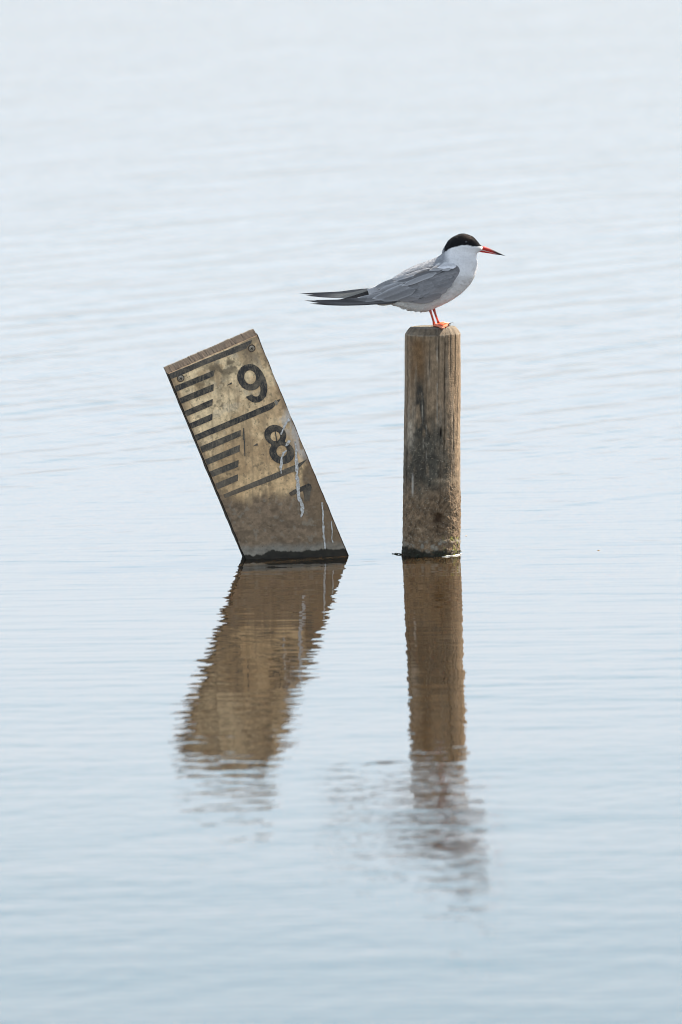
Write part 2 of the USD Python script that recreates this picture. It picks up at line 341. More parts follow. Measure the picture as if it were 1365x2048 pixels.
for cx, h0, h1, slope in ((-0.36, 0.46, 0.78, 0.45), (-0.22, 0.36, 0.62, 0.1), (0.16, 0.55, 0.95, 0.0)):
    line = np.exp(-((side_x - cx - slope * (0.62 - hz) * 0.7 - 0.05 * (cyl(3, 30, 18) - 0.5)) / 0.020) ** 2) * sstep(hz, h0, h0 + 0.04) * sstep(hz, h1, h1 - 0.05) * front
    wood = mixc(wood, (0.38, 0.33, 0.26), 0.7 * line * sstep(cyl(40, 60, 19), 0.35, 0.6))
mudc = np.array([0.155, 0.102, 0.060]) * (0.50 + 1.05 * cyl(60, 190, 4, 5))[..., None]
mudc = mixc(mudc, (0.26, 0.19, 0.12), 0.6 * sstep(cyl(50, 160, 20), 0.55, 0.75))
wood = mixc(wood, mudc, 0.92 * mud)
specks = sstep(cyl(230, 620, 21, 2), 0.70, 0.80) * sstep(hz, 0.65, 0.45)
mott = meshkit.fbm(np.stack([np.sin(PP) * 9 + 40, np.cos(PP) * 9 + 40, ZZ * 150], -1), 6, 36)
wood = wood * (1 + (0.55 + 0.45 * sstep(hz, 0.75, 0.5)) * 1.7 * (mott - 0.5))[..., None]
wood = mixc(wood, (0.38, 0.32, 0.24), 0.8 * specks)
pits = sstep(cyl(180, 480, 22, 2), 0.66, 0.78) * sstep(hz, 0.60, 0.30)
wood = mixc(wood, (0.05, 0.038, 0.026), 0.8 * pits)
wood = mixc(wood, (0.060, 0.034, 0.018), np.clip(hole * 1.1, 0, 1))
ring = np.exp(-((hz - 0.335 - 0.012 * (cyl(8, 1, 23) - 0.5)) / 0.011) ** 2) * sstep(side_x, -0.05, 0.2) * front
wood = mixc(wood, (0.33, 0.25, 0.165), 0.55 * ring)
streak = np.exp(-((side_x + 0.68) / 0.035) ** 2) * sstep(hz, 0.255, 0.29) * sstep(hz, 0.38, 0.34) * front
wood = mixc(wood, (0.46, 0.42, 0.36), 0.75 * streak * sstep(cyl(40, 80, 24), 0.3, 0.5))
crust = sstep(hz + 0.04 * (cyl(20, 60, 25) - 0.5), 0.085, 0.060) * sstep(cyl(40, 130, 26), 0.46, 0.62)
wood = mixc(wood, (0.27, 0.25, 0.205), 0.7 * crust)
algae = sstep(hz + 0.075 * (cyl(26, 60, 27, 6) - 0.5) + 0.012 * side_x, 0.036, 0.018)
wood = mixc(wood, (0.024, 0.021, 0.014), algae)
lime = sstep(cyl(50, 160, 28), 0.56, 0.68) * sstep(hz, 0.125, 0.08) * sstep(side_x, 0.25, 0.75) * front
wood = mixc(wood, (0.27, 0.25, 0.055), 0.8 * lime)
wood = mixc(wood, (0.035, 0.026, 0.018), 0.75 * np.clip(crack, 0, 1))
wood = mixc(wood, (0.012, 0.009, 0.007), np.clip(knot * 1.2, 0, 1))
lit_lip = np.exp(-((ZZ - (POST_H - CH_H)) / 0.0012) ** 2)
wood = mixc(wood, (0.34, 0.285, 0.215), 0.55 * lit_lip * sstep(cyl(30, 1, 29), 0.3, 0.6))  # light catching the chamfer edge, painted as a pale line
wood = mixc(wood, np.array([0.13, 0.11, 0.085]) * (0.6 + 0.8 * cyl(60, 60, 30))[..., None], 0.5 * (chf > 0))
# flat top: rings towards the heart of the wood
rings = np.linspace(1, 0, 26)[1:-1]
Rt = R[-1]
tops, topc = [], []
for k, s in enumerate(rings):
    zt = POST_H + 0.0006 * (meshkit.fbm(np.stack([np.sin(phi) * s * 9, np.cos(phi) * s * 9, 0 * phi], -1), 3, 31) - 0.5) * 2
    a = post_axis(POST_H)
    tops.append(np.stack([a[0] + Rt * s * np.sin(phi), a[1] - Rt * s * np.cos(phi), zt], -1))
    n = meshkit.fbm(np.stack([np.sin(phi) * 6 * s + 9, np.cos(phi) * 6 * s, 0 * phi + s * 12], -1), 4, 32)
    topc.append(np.array([0.20, 0.168, 0.125]) * (0.45 + 1.0 * n)[:, None] * (0.85 + 0.15 * math.sin(s * 70)))
PV = np.vstack([V.reshape(-1, 3), np.vstack(tops), post_axis(POST_H)[None]])
PC = np.vstack([wood.reshape(-1, 3), np.vstack(topc), [[0.12, 0.1, 0.07]]])
rows = nz_side + len(rings)
pf = grid_faces(rows, NP, True)
last = (rows - 1) * NP
pf = np.vstack([pf, [[len(PV) - 1, last + k, last + (k + 1) % NP] for k in range(NP)]])
post = Thing('wooden_post', P0, 'round weathered wooden post with chamfered top, standing upright in the water under the bird', 'post')
pm = trimesh.Trimesh(PV, pf, process=False)
post.part('shaft', pm, post_mat, smooth=True, colour=np.clip(PC, 0, 1))
# weed that clings round the waterline
bits = []
for k in range(60):
    a = RNG.uniform(-1.7, 1.7)
    z = RNG.uniform(-0.002, 0.008)
    r = RNG.uniform(0.0006, 0.0014)
    b = trimesh.creation.icosphere(1, r)
    b.vertices *= np.array([1.6, 1.0, 0.8]) * RNG.uniform(0.6, 1.2, 3)
    b.vertices += (meshkit.noise(b.vertices * 900 + k * 7, 3)[:, None] - 0.5) * 0.0012
    c = post_axis(z)
    b.apply_translation([c[0] + (R_BOT + 0.0003) * math.sin(a), c[1] - (R_BOT + 0.0003) * math.cos(a), z])
    bits.append(b)
wp = post.part('weed_fringe', trimesh.util.concatenate(bits), weed_mat, smooth=True)
tag(stage.GetPrimAtPath(wp), 'dark weed clinging round the waterline', kind='stuff')

# ------------------------------------------------------------------ gauge board (leaning)
def cam_vec(x, y, z):
    return RT * x + UP * y - F * z
T_PX = 58.0                                            # thickness of the board in photograph pixels
nx, ny = -10.0 / T_PX, 15.0 / T_PX
nb = np.array([nx, ny, -math.sqrt(1 - nx * nx - ny * ny)])          # backward normal, camera axes
ang = math.radians(22.4)
a_xy = np.array([-math.sin(ang), math.cos(ang)])
az = -(a_xy @ nb[:2]) / nb[2]
a_c = np.array([*a_xy, az]); a_c /= np.linalg.norm(a_c)
w_c = np.cross(a_c, -nb)
A, W, NB = cam_vec(*a_c), cam_vec(*w_c), cam_vec(*nb)
NF = -NB
FOOT = on_plane(490.5, 1119.0, (0, 0, 0), np.array([0, 0, 1.0]))
TL = on_plane(337.0, 747.0, FOOT, NB)
def uv(px, py):
    q = on_plane(px, py, TL, NB) - TL
    return np.array([q @ W, -(q @ A)])
BW = uv(515.8, 673.0)[0]
BL = uv(490.5, 1119.0)[1] + 0.22
BT = T_PX * SC
def plate_pt(u, v, n=0.0):
    """u to the right, v down the board, n out of its face."""
    u, v, n = np.broadcast_arrays(np.asarray(u, float), np.asarray(v, float), np.asarray(n, float))
    return TL + u[..., None] * W - v[..., None] * A + n[..., None] * NF

def slab(u0, u1, v0, v1, n0, n1, nu, nv, nn):
    """A closed box in board coordinates with gridded faces; returns (u, v, n) of the vertices and the faces."""
    us, vs, ns = np.linspace(u0, u1, nu), np.linspace(v0, v1, nv), np.linspace(n0, n1, nn)
    P, Fc, off = [], [], 0
    def face(g1, g2, fn, flip):
        nonlocal off
        x, y = np.meshgrid(g1, g2, indexing='ij')
        P.append(fn(x.ravel(), y.ravel()))
        f = grid_faces(len(g1), len(g2)) + off
        Fc.append(f[:, ::-1] if flip else f)
        off += x.size
    one = np.ones
    face(us, vs, lambda a, b: np.stack([a, b, n1 * one(a.size)], 1), True)
    face(us, vs, lambda a, b: np.stack([a, b, n0 * one(a.size)], 1), False)
    face(us, ns, lambda a, b: np.stack([a, v0 * one(a.size), b], 1), False)
    face(us, ns, lambda a, b: np.stack([a, v1 * one(a.size), b], 1), True)
    face(vs, ns, lambda a, b: np.stack([u0 * one(a.size), a, b], 1), True)
    face(vs, ns, lambda a, b: np.stack([u1 * one(a.size), a, b], 1), False)
    return np.vstack(P), np.vstack(Fc)

gauge = Thing('gauge_board', FOOT, 'leaning wooden depth gauge board with black scale marks and the numbers 9 and 8', 'gauge board')
# the wooden backing, its sawn end grain showing along the top
Q, Fb = slab(-0.0014, BW + 0.0006, 0.0, BL, -BT, -0.0022, 300, 260, 22)
u, v, n = Q.T
ridge = meshkit.fbm(np.stack([u * 620, 0 * u, n * 22], 1), 3, 61) - 0.5
ridge2 = meshkit.fbm(np.stack([u * 140, 0 * u + 3, n * 30], 1), 3, 62) - 0.5
at_top = v < 1e-6
rough = meshkit.fbm(np.stack([u * 60, v * 60, n * 60], 1), 4, 63) - 0.5
back = sstep(n, -BT * 0.75, -BT)
Q2 = Q.copy()
Q2[:, 1] += np.where(at_top, 0.0012 * ridge + 0.0007 * ridge2 + 0.0016 * back * (0.4 + ridge2), 0)
edge_l = np.abs(u + 0.0014) < 1e-6
edge_r = np.abs(u - (BW + 0.0006)) < 1e-6
Q2[:, 0] += np.where(edge_l, -0.0010 * rough * 3 + 0.0004, 0) + np.where(edge_r, 0.0026 * rough, 0)
VB = plate_pt(Q2[:, 0], Q2[:, 1], Q2[:, 2])
cb = np.broadcast_to(np.array([0.062, 0.046, 0.033]), VB.shape).copy()
cb *= (0.35 + 1.3 * (ridge + 0.5))[:, None]
cb = mixc(cb, (0.20, 0.18, 0.15), np.where(at_top, sstep(n, -BT * 0.86, -BT * 0.97) * 0.9, 0))
frontface = n > -0.0023
cb = mixc(cb, (0.05, 0.04, 0.03), frontface * 0.9)
cb = mixc(cb, (0.055, 0.045, 0.034), 0.75 * sstep(ridge2, 0.06, 0.22) * at_top)
side = edge_l | edge_r
cb = mixc(cb, np.array([0.060, 0.048, 0.036]) * (0.5 + meshkit.fbm(np.stack([u * 300, v * 35, n * 300], 1), 3, 64))[:, None], side * 0.9)
bz = VB[:, 2]
cb = mixc(cb, (0.018, 0.017, 0.013), sstep(bz, 0.016, 0.008))
gauge.part('backing_board', trimesh.Trimesh(VB, Fb, process=False), board_mat, smooth=40 if False else True, colour=np.clip(cb, 0, 1))

# the plate, stained and muddied
Q, Fp = slab(0.0, BW, 0.0, BL - 0.01, -0.0022, 0.0, 330, 700, 2)
u, v, n = Q.T
chip = meshkit.fbm(np.stack([u * 0 + np.sign(u - 0.07), v * 130, 0 * u], 1), 5, 96) - 0.5
topchip = meshkit.fbm(np.stack([u * 130, 0 * u + 5, 0 * u], 1), 4, 97) - 0.5
uj = u + np.where(u < 1e-6, 0.0019 * (chip + 0.25), 0) - np.where(u > BW - 1e-6, 0.0022 * (chip + 0.28), 0)
vj = v + np.where(v < 1e-6, 0.0008 * (topchip + 0.4), 0)
VP = plate_pt(uj, vj, n)
pz = VP[:, 2]
def pn(fu, fv, seed, octv=4):
    return meshkit.fbm(np.stack([u * fu, v * fv, 0 * u + seed], 1), octv, seed)
def wn_(fx, fz, seed, octv=4):
    return meshkit.fbm(np.stack([VP[:, 0] * fx + 30, VP[:, 2] * fz, 0 * u + seed], 1), octv, seed)
c = np.broadcast_to(np.array([0.84, 0.635, 0.375]), VP.shape).copy()
warm = sstep(v, 0.06, 0.20)
c = mixc(c, (0.66, 0.43, 0.215), 0.78 * warm)
c = mixc(c, (0.46, 0.29, 0.145), 0.58 * sstep(pn(45, 45, 71, 6), 0.44, 0.62))
c = mixc(c, (0.38, 0.235, 0.12), 0.35 * sstep(pn(28, 28, 91, 6), 0.50, 0.66))
c = mixc(c, (0.24, 0.165, 0.09), 0.7 * sstep(pn(110, 110, 72), 0.56, 0.74) * sstep(pn(25, 25, 73), 0.38, 0.6))
c = mixc(c, (0.20, 0.145, 0.085), 0.6 * sstep(pn(220, 220, 74, 3), 0.64, 0.78))
c = mixc(c, (0.62, 0.51, 0.36), 0.45 * sstep(pn(70, 70, 75), 0.60, 0.75) * (1 - warm))
c = c * (1 + 0.5 * (pn(170, 170, 92, 5) - 0.5) + 0.35 * (pn(340, 60, 93, 4) - 0.5))[:, None]
# dark grime spread under the top bar and round the upper right screw
g1 = np.exp(-(((u - 0.075) / 0.040) ** 2 + ((v - 0.026) / 0.016) ** 2))
c = mixc(c, (0.17, 0.125, 0.075), 0.85 * np.clip(g1 * 1.3, 0, 1) * sstep(pn(90, 90, 76), 0.36, 0.56))
g2 = np.exp(-(((u - 0.132) / 0.022) ** 2 + ((v - 0.018) / 0.022) ** 2))
c = mixc(c, (0.19, 0.145, 0.10), 0.75 * g2 * sstep(pn(60, 60, 77), 0.30, 0.55))
edge = np.minimum(u, BW - u)
c = mixc(c, (0.25, 0.17, 0.105), 0.65 * sstep(edge + 0.008 * (pn(60, 25, 78) - 0.5), 0.0065, 0.001))
# drips run straight down, whatever way the board leans
drip = sstep(wn_(210, 16, 79), 0.55, 0.74)
c = mixc(c, (0.24, 0.165, 0.10), 0.40 * drip)
# mud up to the old waterline, which is level
mzn = pz + 0.030 * (wn_(60, 30, 80) - 0.5) + 0.010 * (wn_(300, 60, 81) - 0.5) - 0.10 * sstep(u, BW * 0.78, BW) * (wn_(50, 50, 86) + 0.15)
mudp = sstep(mzn, 0.107, 0.082)
mc = np.array([0.215, 0.146, 0.092]) * (0.5 + 1.0 * wn_(170, 170, 82, 6))[:, None]
mc = mixc(mc, (0.105, 0.072, 0.046), 0.6 * sstep(wn_(90, 150, 83, 6), 0.46, 0.64))
mc = mixc(mc, (0.25, 0.215, 0.165), 0.5 * sstep(wn_(160, 160, 84), 0.58, 0.74))
mc = mixc(mc, (0.21, 0.135, 0.075), 0.6 * sstep(u, BW * 0.72, BW * 0.95))
c = mixc(c, mc, 0.94 * mudp)
lw = pz + 0.007 * (wn_(50, 1, 85) - 0.5)
c = mixc(c, np.array([0.25, 0.23, 0.19]) * (0.5 + 1.0 * wn_(120, 160, 87))[:, None], 0.65 * sstep(lw, 0.026, 0.015))
c = mixc(c, np.array([0.022, 0.018, 0.012]) * (0.4 + 1.2 * wn_(150, 220, 90))[:, None], sstep(lw + 0.006 * (wn_(200, 1, 88) - 0.5) + 0.004 * sstep(u, 0.06, 0.0), 0.0120, 0.0095))
smear = sstep(u + 0.02 * (wn_(70, 25, 94) - 0.5), BW * 0.86, BW * 0.97) * sstep(v, 0.115, 0.135) * sstep(v, 0.215, 0.185)
c = mixc(c, (0.56, 0.51, 0.46), 0.75 * smear * sstep(wn_(160, 60, 95), 0.3, 0.6))
specks = sstep(pn(300, 300, 89, 2), 0.84, 0.90)
c = mixc(c, (0.06, 0.042, 0.028), 0.6 * specks)
c = np.where((v < 1e-6)[:, None], np.array([0.26, 0.17, 0.10]), c)
gauge.part('scale_plate', trimesh.Trimesh(VP, Fp, process=False), plate_mat, colour=np.clip(c, 0, 1))

def src(pts, ox, oy, s):
    return [(ox + x / s, oy + y / s) for x, y in pts]
def mark(name, poly_px, mat, holes=(), h=0.0005, soft=0.35, label=None):
    """Print on the plate: an outline in photograph pixels laid on the plate's face."""
    g = Polygon(poly_px, [list(hh) for hh in holes]).buffer(0)
    g = g.buffer(soft).buffer(-2 * soft).buffer(soft)
    m = trimesh.creation.extrude_polygon(g, 1.0, engine='earcut')
    pts = np.array([uv(x, y) for x, y in m.vertices[:, :2]])
    vv = plate_pt(pts[:, 0], pts[:, 1], np.where(m.vertices[:, 2] > 0.5, h, -0.0008))
    mm = trimesh.Trimesh(vv, m.faces, process=False)
    mm.fix_normals()
    return gauge.part(name, mm, mat, label=label)

Z4 = (310, 640, 3.329)
Z1 = (320, 655, 6.825); Z2 = (440, 710, 6.825); Z3 = (460, 830, 6.825); ZB = (380, 850, 6.825); Z5 = (560, 920, 9.1)
mark('scale_bar', src([(125, 632), (1225, 178), (1262, 170), (1240, 215), (1190, 262), (1180, 285), (900, 395), (600, 510), (330, 632), (150, 702)], *Z1), ink_worn)
mark('tick_mark', src([(131, 440), (400, 331), (390, 373), (142, 477)], *Z4), ink_mat)
mark('tick_mark', src([(161, 521), (392, 425), (390, 470), (175, 556)], *Z4), ink_mat)
mark('tick_mark', src([(195, 607), (386, 524), (382, 568), (211, 641)], *Z4), ink_mat)
mark('tick_mark', src([(230, 689), (383, 622), (381, 665), (246, 722)], *Z4), ink_mat)
l9 = src([(262, 768), (275, 804)], *Z4)
mark('graduation_line', [l9[0]] + src([(735, 638), (760, 680), (735, 712), (690, 745)], *Z2) + [l9[1]], ink_mat)
mark('line_tip', src([(742, 630), (764, 612), (800, 645), (786, 675), (768, 688)], *Z2), ink_grey)
mark('line_tip', src([(778, 614), (833, 597), (802, 642)], *Z2), ink_mat)
for q in ([(140, 295), (695, 65), (695, 150), (165, 380)], [(205, 470), (682, 268), (680, 360), (235, 545)], [(270, 635), (665, 475), (660, 570), (305, 710)], [(345, 800), (658, 670), (655, 760), (375, 880)]):
    mark('tick_mark', src(q, *ZB), ink_low)
mark('graduation_line', src([(-90, 1085), (150, 985), (880, 685), (960, 650), (1060, 598), (955, 712), (885, 765), (520, 915), (140, 1055), (-70, 1135)], *Z3), ink_low)
mark('pointer', src([(100, 410), (158, 370), (165, 395)], *Z2), ink_mat, soft=0.05)
mark('pointer', src([(862, 287), (920, 245), (932, 277)], *ZB), ink_low, soft=0.05)
def ell(cx, cy, rx, ry, rot=0.0, n=48):
    t = np.arange(n) * 2 * np.pi / n
    x, y = rx * np.cos(t), ry * np.sin(t)
    r = math.radians(rot)
    return list(zip(cx + x * math.cos(r) - y * math.sin(r), cy + x * math.sin(r) + y * math.cos(r)))
def smooth_ring(pts, n=160):
    p = np.array(list(pts) + [pts[0]], float)
    d = np.r_[0, np.cumsum(np.linalg.norm(np.diff(p, axis=0), axis=1))]
    s = CubicSpline(d, p, bc_type='periodic')
    return [tuple(q) for q in s(np.linspace(0, d[-1], n, endpoint=False))]
nine = [(410, 120), (470, 130), (530, 170), (580, 230), (620, 310), (645, 400), (648, 480), (630, 560), (590, 610), (540, 640), (490, 650), (440, 640), (395, 612), (350, 570),
        (438, 538), (465, 558), (495, 566), (525, 558), (548, 525), (556, 480), (552, 440), (545, 415), (520, 450), (480, 472), (430, 483), (370, 478), (310, 445), (265, 390), (240, 330), (237, 270), (255, 215), (290, 165), (340, 133)]
mark('numeral', src(nine, *Z2), ink_mat, [src(ell(413, 302, 80, 95, -12), *Z2)], label='large printed 9')
up = Polygon(src(ell(620, 272, 152, 137, 20), *Z3)); lo = Polygon(src(ell(710, 512, 174, 153, 20), *Z3))
eight = up.union(lo)
eight = eight.buffer(3).buffer(-3)
mark('numeral', list(eight.exterior.coords), ink_mat, [src(ell(622, 290, 66, 66), *Z3), src(ell(708, 492, 72, 78), *Z3)], label='large printed 8')
mark('numeral', src([(165, 600), (250, 545), (520, 425), (560, 440), (582, 500), (555, 600), (540, 740), (450, 760), (440, 640), (420, 562), (200, 655)], *Z5), ink_mat, label='upper part of a printed 7, faded into the mud')
mark('scratch', src([(728, 40), (740, 40), (752, 200), (756, 420), (744, 425), (738, 210), (722, 190)], *ZB), ink_low, soft=0.02)
mark('scratch', src([(612, 230), (626, 225), (645, 330), (655, 410), (640, 415), (625, 300)], *Z3), ink_low, soft=0.02)

# bird droppings that ran straight down
def streak_shape(pts, widths, seed):
    p = np.array(pts, float)
    d = np.r_[0, np.cumsum(np.linalg.norm(np.diff(p, axis=0), axis=1))]
    s = np.linspace(0, d[-1], 60)
    cxy = np.stack([np.interp(s, d, p[:, 0]), np.interp(s, d, p[:, 1])], 1)
    w = np.interp(s, d, widths)
    nl, nr = meshkit.fbm(np.stack([s * 0.16, 0 * s, 0 * s], 1), 3, seed), meshkit.fbm(np.stack([s * 0.16, 0 * s + 9, 0 * s], 1), 3, seed)
    l = cxy[:, 0] - w * (0.06 + 0.75 * nl); r = cxy[:, 0] + w * (0.06 + 0.75 * nr)
    return list(zip(l, cxy[:, 1])) + list(zip(r[::-1], cxy[::-1, 1]))
mark('dropping_streak', streak_shape(src([(890, 360), (905, 460), (912, 620), (918, 800), (930, 1020)], *Z3) + src([(330, 600), (385, 780), (410, 890), (405, 960), (385, 1040)], *Z5), [3, 5, 5.5, 7, 7.5, 8, 7.5, 7, 5.5, 2], 5), dropping_mat, h=0.0011, soft=0.1)
mark('dropping_streak', streak_shape(src([(770, 480), (735, 510), (710, 570), (700, 660), (690, 740), (705, 800)], *Z3), [3, 5, 5, 5.5, 4, 2.5], 6), dropping_mat, h=0.0010, soft=0.1)
mark('dropping_streak', streak_shape(src([(815, 40), (770, 110), (735, 175), (708, 230), (700, 270)], *Z3), [7, 5, 3, 5, 3], 7), dropping_mat, h=0.0009, soft=0.1)
mark('dropping_streak', streak_shape(src([(805, 345), (800, 380), (775, 410), (760, 425)], *Z3), [6, 9, 7, 2], 8), dropping_mat, h=0.0009, soft=0.1)
mark('dropping_streak', streak_shape(src([(770, 770), (780, 920), (790, 1100), (800, 1320), (812, 1500), (830, 1620)], *Z5), [3, 3.6, 3.8, 4.2, 4.2, 2], 9), dropping_mat, h=0.0008, soft=0.1)
mark('dropping_streak', streak_shape(src([(935, 1110), (955, 1300), (945, 1440), (970, 1500)], *Z5), [2.0, 2.2, 1.6, 2.6], 10), dropping_mat, h=0.0007, soft=0.05)

# two cross-head screws
for sx, sy in ((503.8, 696.3), (361.7, 756.3)):
    q = uv(sx, sy)
    R3 = np.eye(4); R3[:3, 0], R3[:3, 1], R3[:3, 2], R3[:3, 3] = W, A, NF, plate_pt(q[0], q[1], 0.0)
    head = m3.Manifold.sphere(0.0090, 64).translate([0, 0, -0.0072]).trim_by_plane([0, 0, 1], -0.0008)
    head = head ^ m3.Manifold.cylinder(0.01, 0.0047, 0.0047, 48).translate([0, 0, -0.004])
    cross = m3.Manifold.cube([0.0048, 0.0011, 0.004], True) + m3.Manifold.cube([0.0011, 0.0048, 0.004], True)
    cut = head - cross.rotate([0, 0, 20]).translate([0, 0, 0.0022])
    hm = to_trimesh(cut); hm.apply_transform(R3)
    sp = gauge.part('screw', hm, steel)
    rec = to_trimesh(m3.Manifold.cylinder(0.0005, 0.0028, 0.0028, 24)); rec.apply_transform(R3)
    gauge.part('slot_shade', rec, slot_shade_mat, parent=sp)  # near-black disc paints in the shade at the bottom of the slot
    wash = to_trimesh(m3.Manifold.cylinder(0.0011, 0.0056, 0.0053, 48) - m3.Manifold.cylinder(0.004, 0.0045, 0.0045, 48).translate([0, 0, -0.001])); wash.apply_transform(R3)
    gauge.part('washer', wash, rim_mat, parent=sp)

# ------------------------------------------------------------------ the tern
ZT = 3.0333
TOP = post_axis(POST_H)
Y0 = TOP[1]
BS = SC / ZT                                            # metres per drawing unit of the bird
def bp(x, y, d=0.0):
    """A point of the bird: (x, y) in the side view of the photograph, d metres away from the bird's middle plane (minus = near side)."""
    return on_plane(580 + x / ZT, 440 + y / ZT, (0, Y0 + d, 0), np.array([0, 1.0, 0]))
def bp_arr(x, y, d):
    dx = (580 + np.asarray(x) / ZT - 682.5) / K
    dy = (440 + np.asarray(y) / ZT - 1024.0) / K
    D = F + RT * dx[..., None] - UP * dy[..., None]
    t = (Y0 + np.asarray(d) - CAM[1]) / D[..., 1]
    return CAM + D * t[..., None]

tern = Thing('tern', TOP, 'grey and white tern with black cap and red bill on top of round post', 'bird')
SECT = np.array([  # back x, y, belly x, y, half width
    (470, 418, 480, 450, 8), (505, 405, 520, 478, 22), (545, 388, 580, 500, 44), (600, 368, 640, 518, 66), (655, 332, 700, 536, 84), (715, 297, 755, 550, 96), (775, 270, 822, 553, 102), (832, 250, 888, 530, 104),
    (880, 231, 975, 488, 100), (905, 219, 1055, 430, 93), (918, 210, 1105, 370, 84), (925, 203, 1131, 310, 75), (928, 193, 1139, 262, 66), (933, 176, 1133, 226, 59), (944, 155, 1136, 204, 57),
    (963, 124, 1148, 191, 57), (1000, 97, 1159, 183, 55), (1050, 81, 1167, 175, 49), (1108, 99, 1170, 169, 34), (1148, 139, 1171, 163, 17), (1164, 155, 1171, 162, 6)], float)
tt = np.arange(len(SECT))
NS, NA = 300, 150
sp_ = PchipInterpolator(tt, SECT)(np.linspace(0, len(SECT) - 1, NS))
th = np.arange(NA) * 2 * np.pi / NA
cx, cy = (sp_[:, 0] + sp_[:, 2]) / 2, (sp_[:, 1] + sp_[:, 3]) / 2
hx, hy = (sp_[:, 0] - sp_[:, 2]) / 2, (sp_[:, 1] - sp_[:, 3]) / 2
co, si = np.cos(th), np.sin(th)
sw = np.sign(si) * np.abs(si) ** 0.85
BX = cx[:, None] + hx[:, None] * co
BY = cy[:, None] + hy[:, None] * co
BD = sp_[:, 4][:, None] * sw
# soft unevenness of the plumage
fl = meshkit.fbm(np.stack([BX * 0.030 + BY * 0.02, BY * 0.085 - BX * 0.03, np.sign(BD) * 3 + BD * 0.03], -1), 3, 101) - 0.5
BD = BD * (1 + 0.06 * fl)
near = BD.ravel() < 0
body_y = LinearNDInterpolator(np.stack([BX.ravel()[near], BY.ravel()[near]], 1), BD.ravel()[near], fill_value=0.0)
body_v = bp_arr(BX.ravel(), BY.ravel(), BD.ravel() * BS)
body_v = np.vstack([body_v, bp_arr(cx[[0, -1]], cy[[0, -1]], np.zeros(2))])
bf = grid_faces(NS, NA, True)
nb_ = NS * NA
bf = np.vstack([bf, [[nb_, (k + 1) % NA, k] for k in range(NA)], [[nb_ + 1, nb_ - NA + k, nb_ - NA + (k + 1) % NA] for k in range(NA)]])
x_, y_ = np.r_[BX.ravel(), cx[[0, -1]]], np.r_[BY.ravel(), cy[[0, -1]]]
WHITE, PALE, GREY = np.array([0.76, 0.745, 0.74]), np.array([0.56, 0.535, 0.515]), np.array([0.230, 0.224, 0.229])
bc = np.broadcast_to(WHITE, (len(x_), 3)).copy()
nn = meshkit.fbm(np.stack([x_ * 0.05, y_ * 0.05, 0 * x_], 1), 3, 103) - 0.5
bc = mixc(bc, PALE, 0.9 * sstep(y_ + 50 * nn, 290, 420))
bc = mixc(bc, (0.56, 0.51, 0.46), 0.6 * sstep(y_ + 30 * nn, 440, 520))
mantle_line = np.interp(x_, [480, 700, 860, 900, 950, 1000, 1040], [520, 460, 300, 262, 262, 270, 250])   # grey above this line, back of the neck paler
grey = sstep(mantle_line - y_ + 16 * nn, -6, 10) * sstep(x_, 985, 925)
bc = mixc(bc, np.array([0.37, 0.37, 0.385]), grey)
bc = mixc(bc, (0.66, 0.65, 0.655), sstep(x_, 640, 590) * sstep(y_, 420, 380))
cap_line = np.interp(x_, [900, 925, 945, 975, 1010, 1050, 1085, 1110, 1140, 1175], [214, 206, 188, 170, 158, 150, 151, 157, 156, 161])
rag = meshkit.noise(np.stack([x_ * 0.22, y_ * 0.12, 0 * x_], 1), 104) - 0.5
cap = sstep(cap_line - y_ + 5 * nn + 5 * rag, -2.5, 2.5) * (x_ > 915) * (y_ < 212)
bc = mixc(bc, np.array([0.010, 0.0095, 0.0105]), cap)
brown = cap * np.exp(-(((x_ - 1100) / 48) ** 2 + ((y_ - 100) / 22) ** 2))
bc = mixc(bc, (0.060, 0.036, 0.025), 0.9 * brown)  # warm sheen on the lit front of the cap, painted in
bm = trimesh.Trimesh(body_v, bf, process=False)
bm.fix_normals()
tern.part('body', bm, plumage, smooth=True, colour=np.clip(bc, 0, 1))

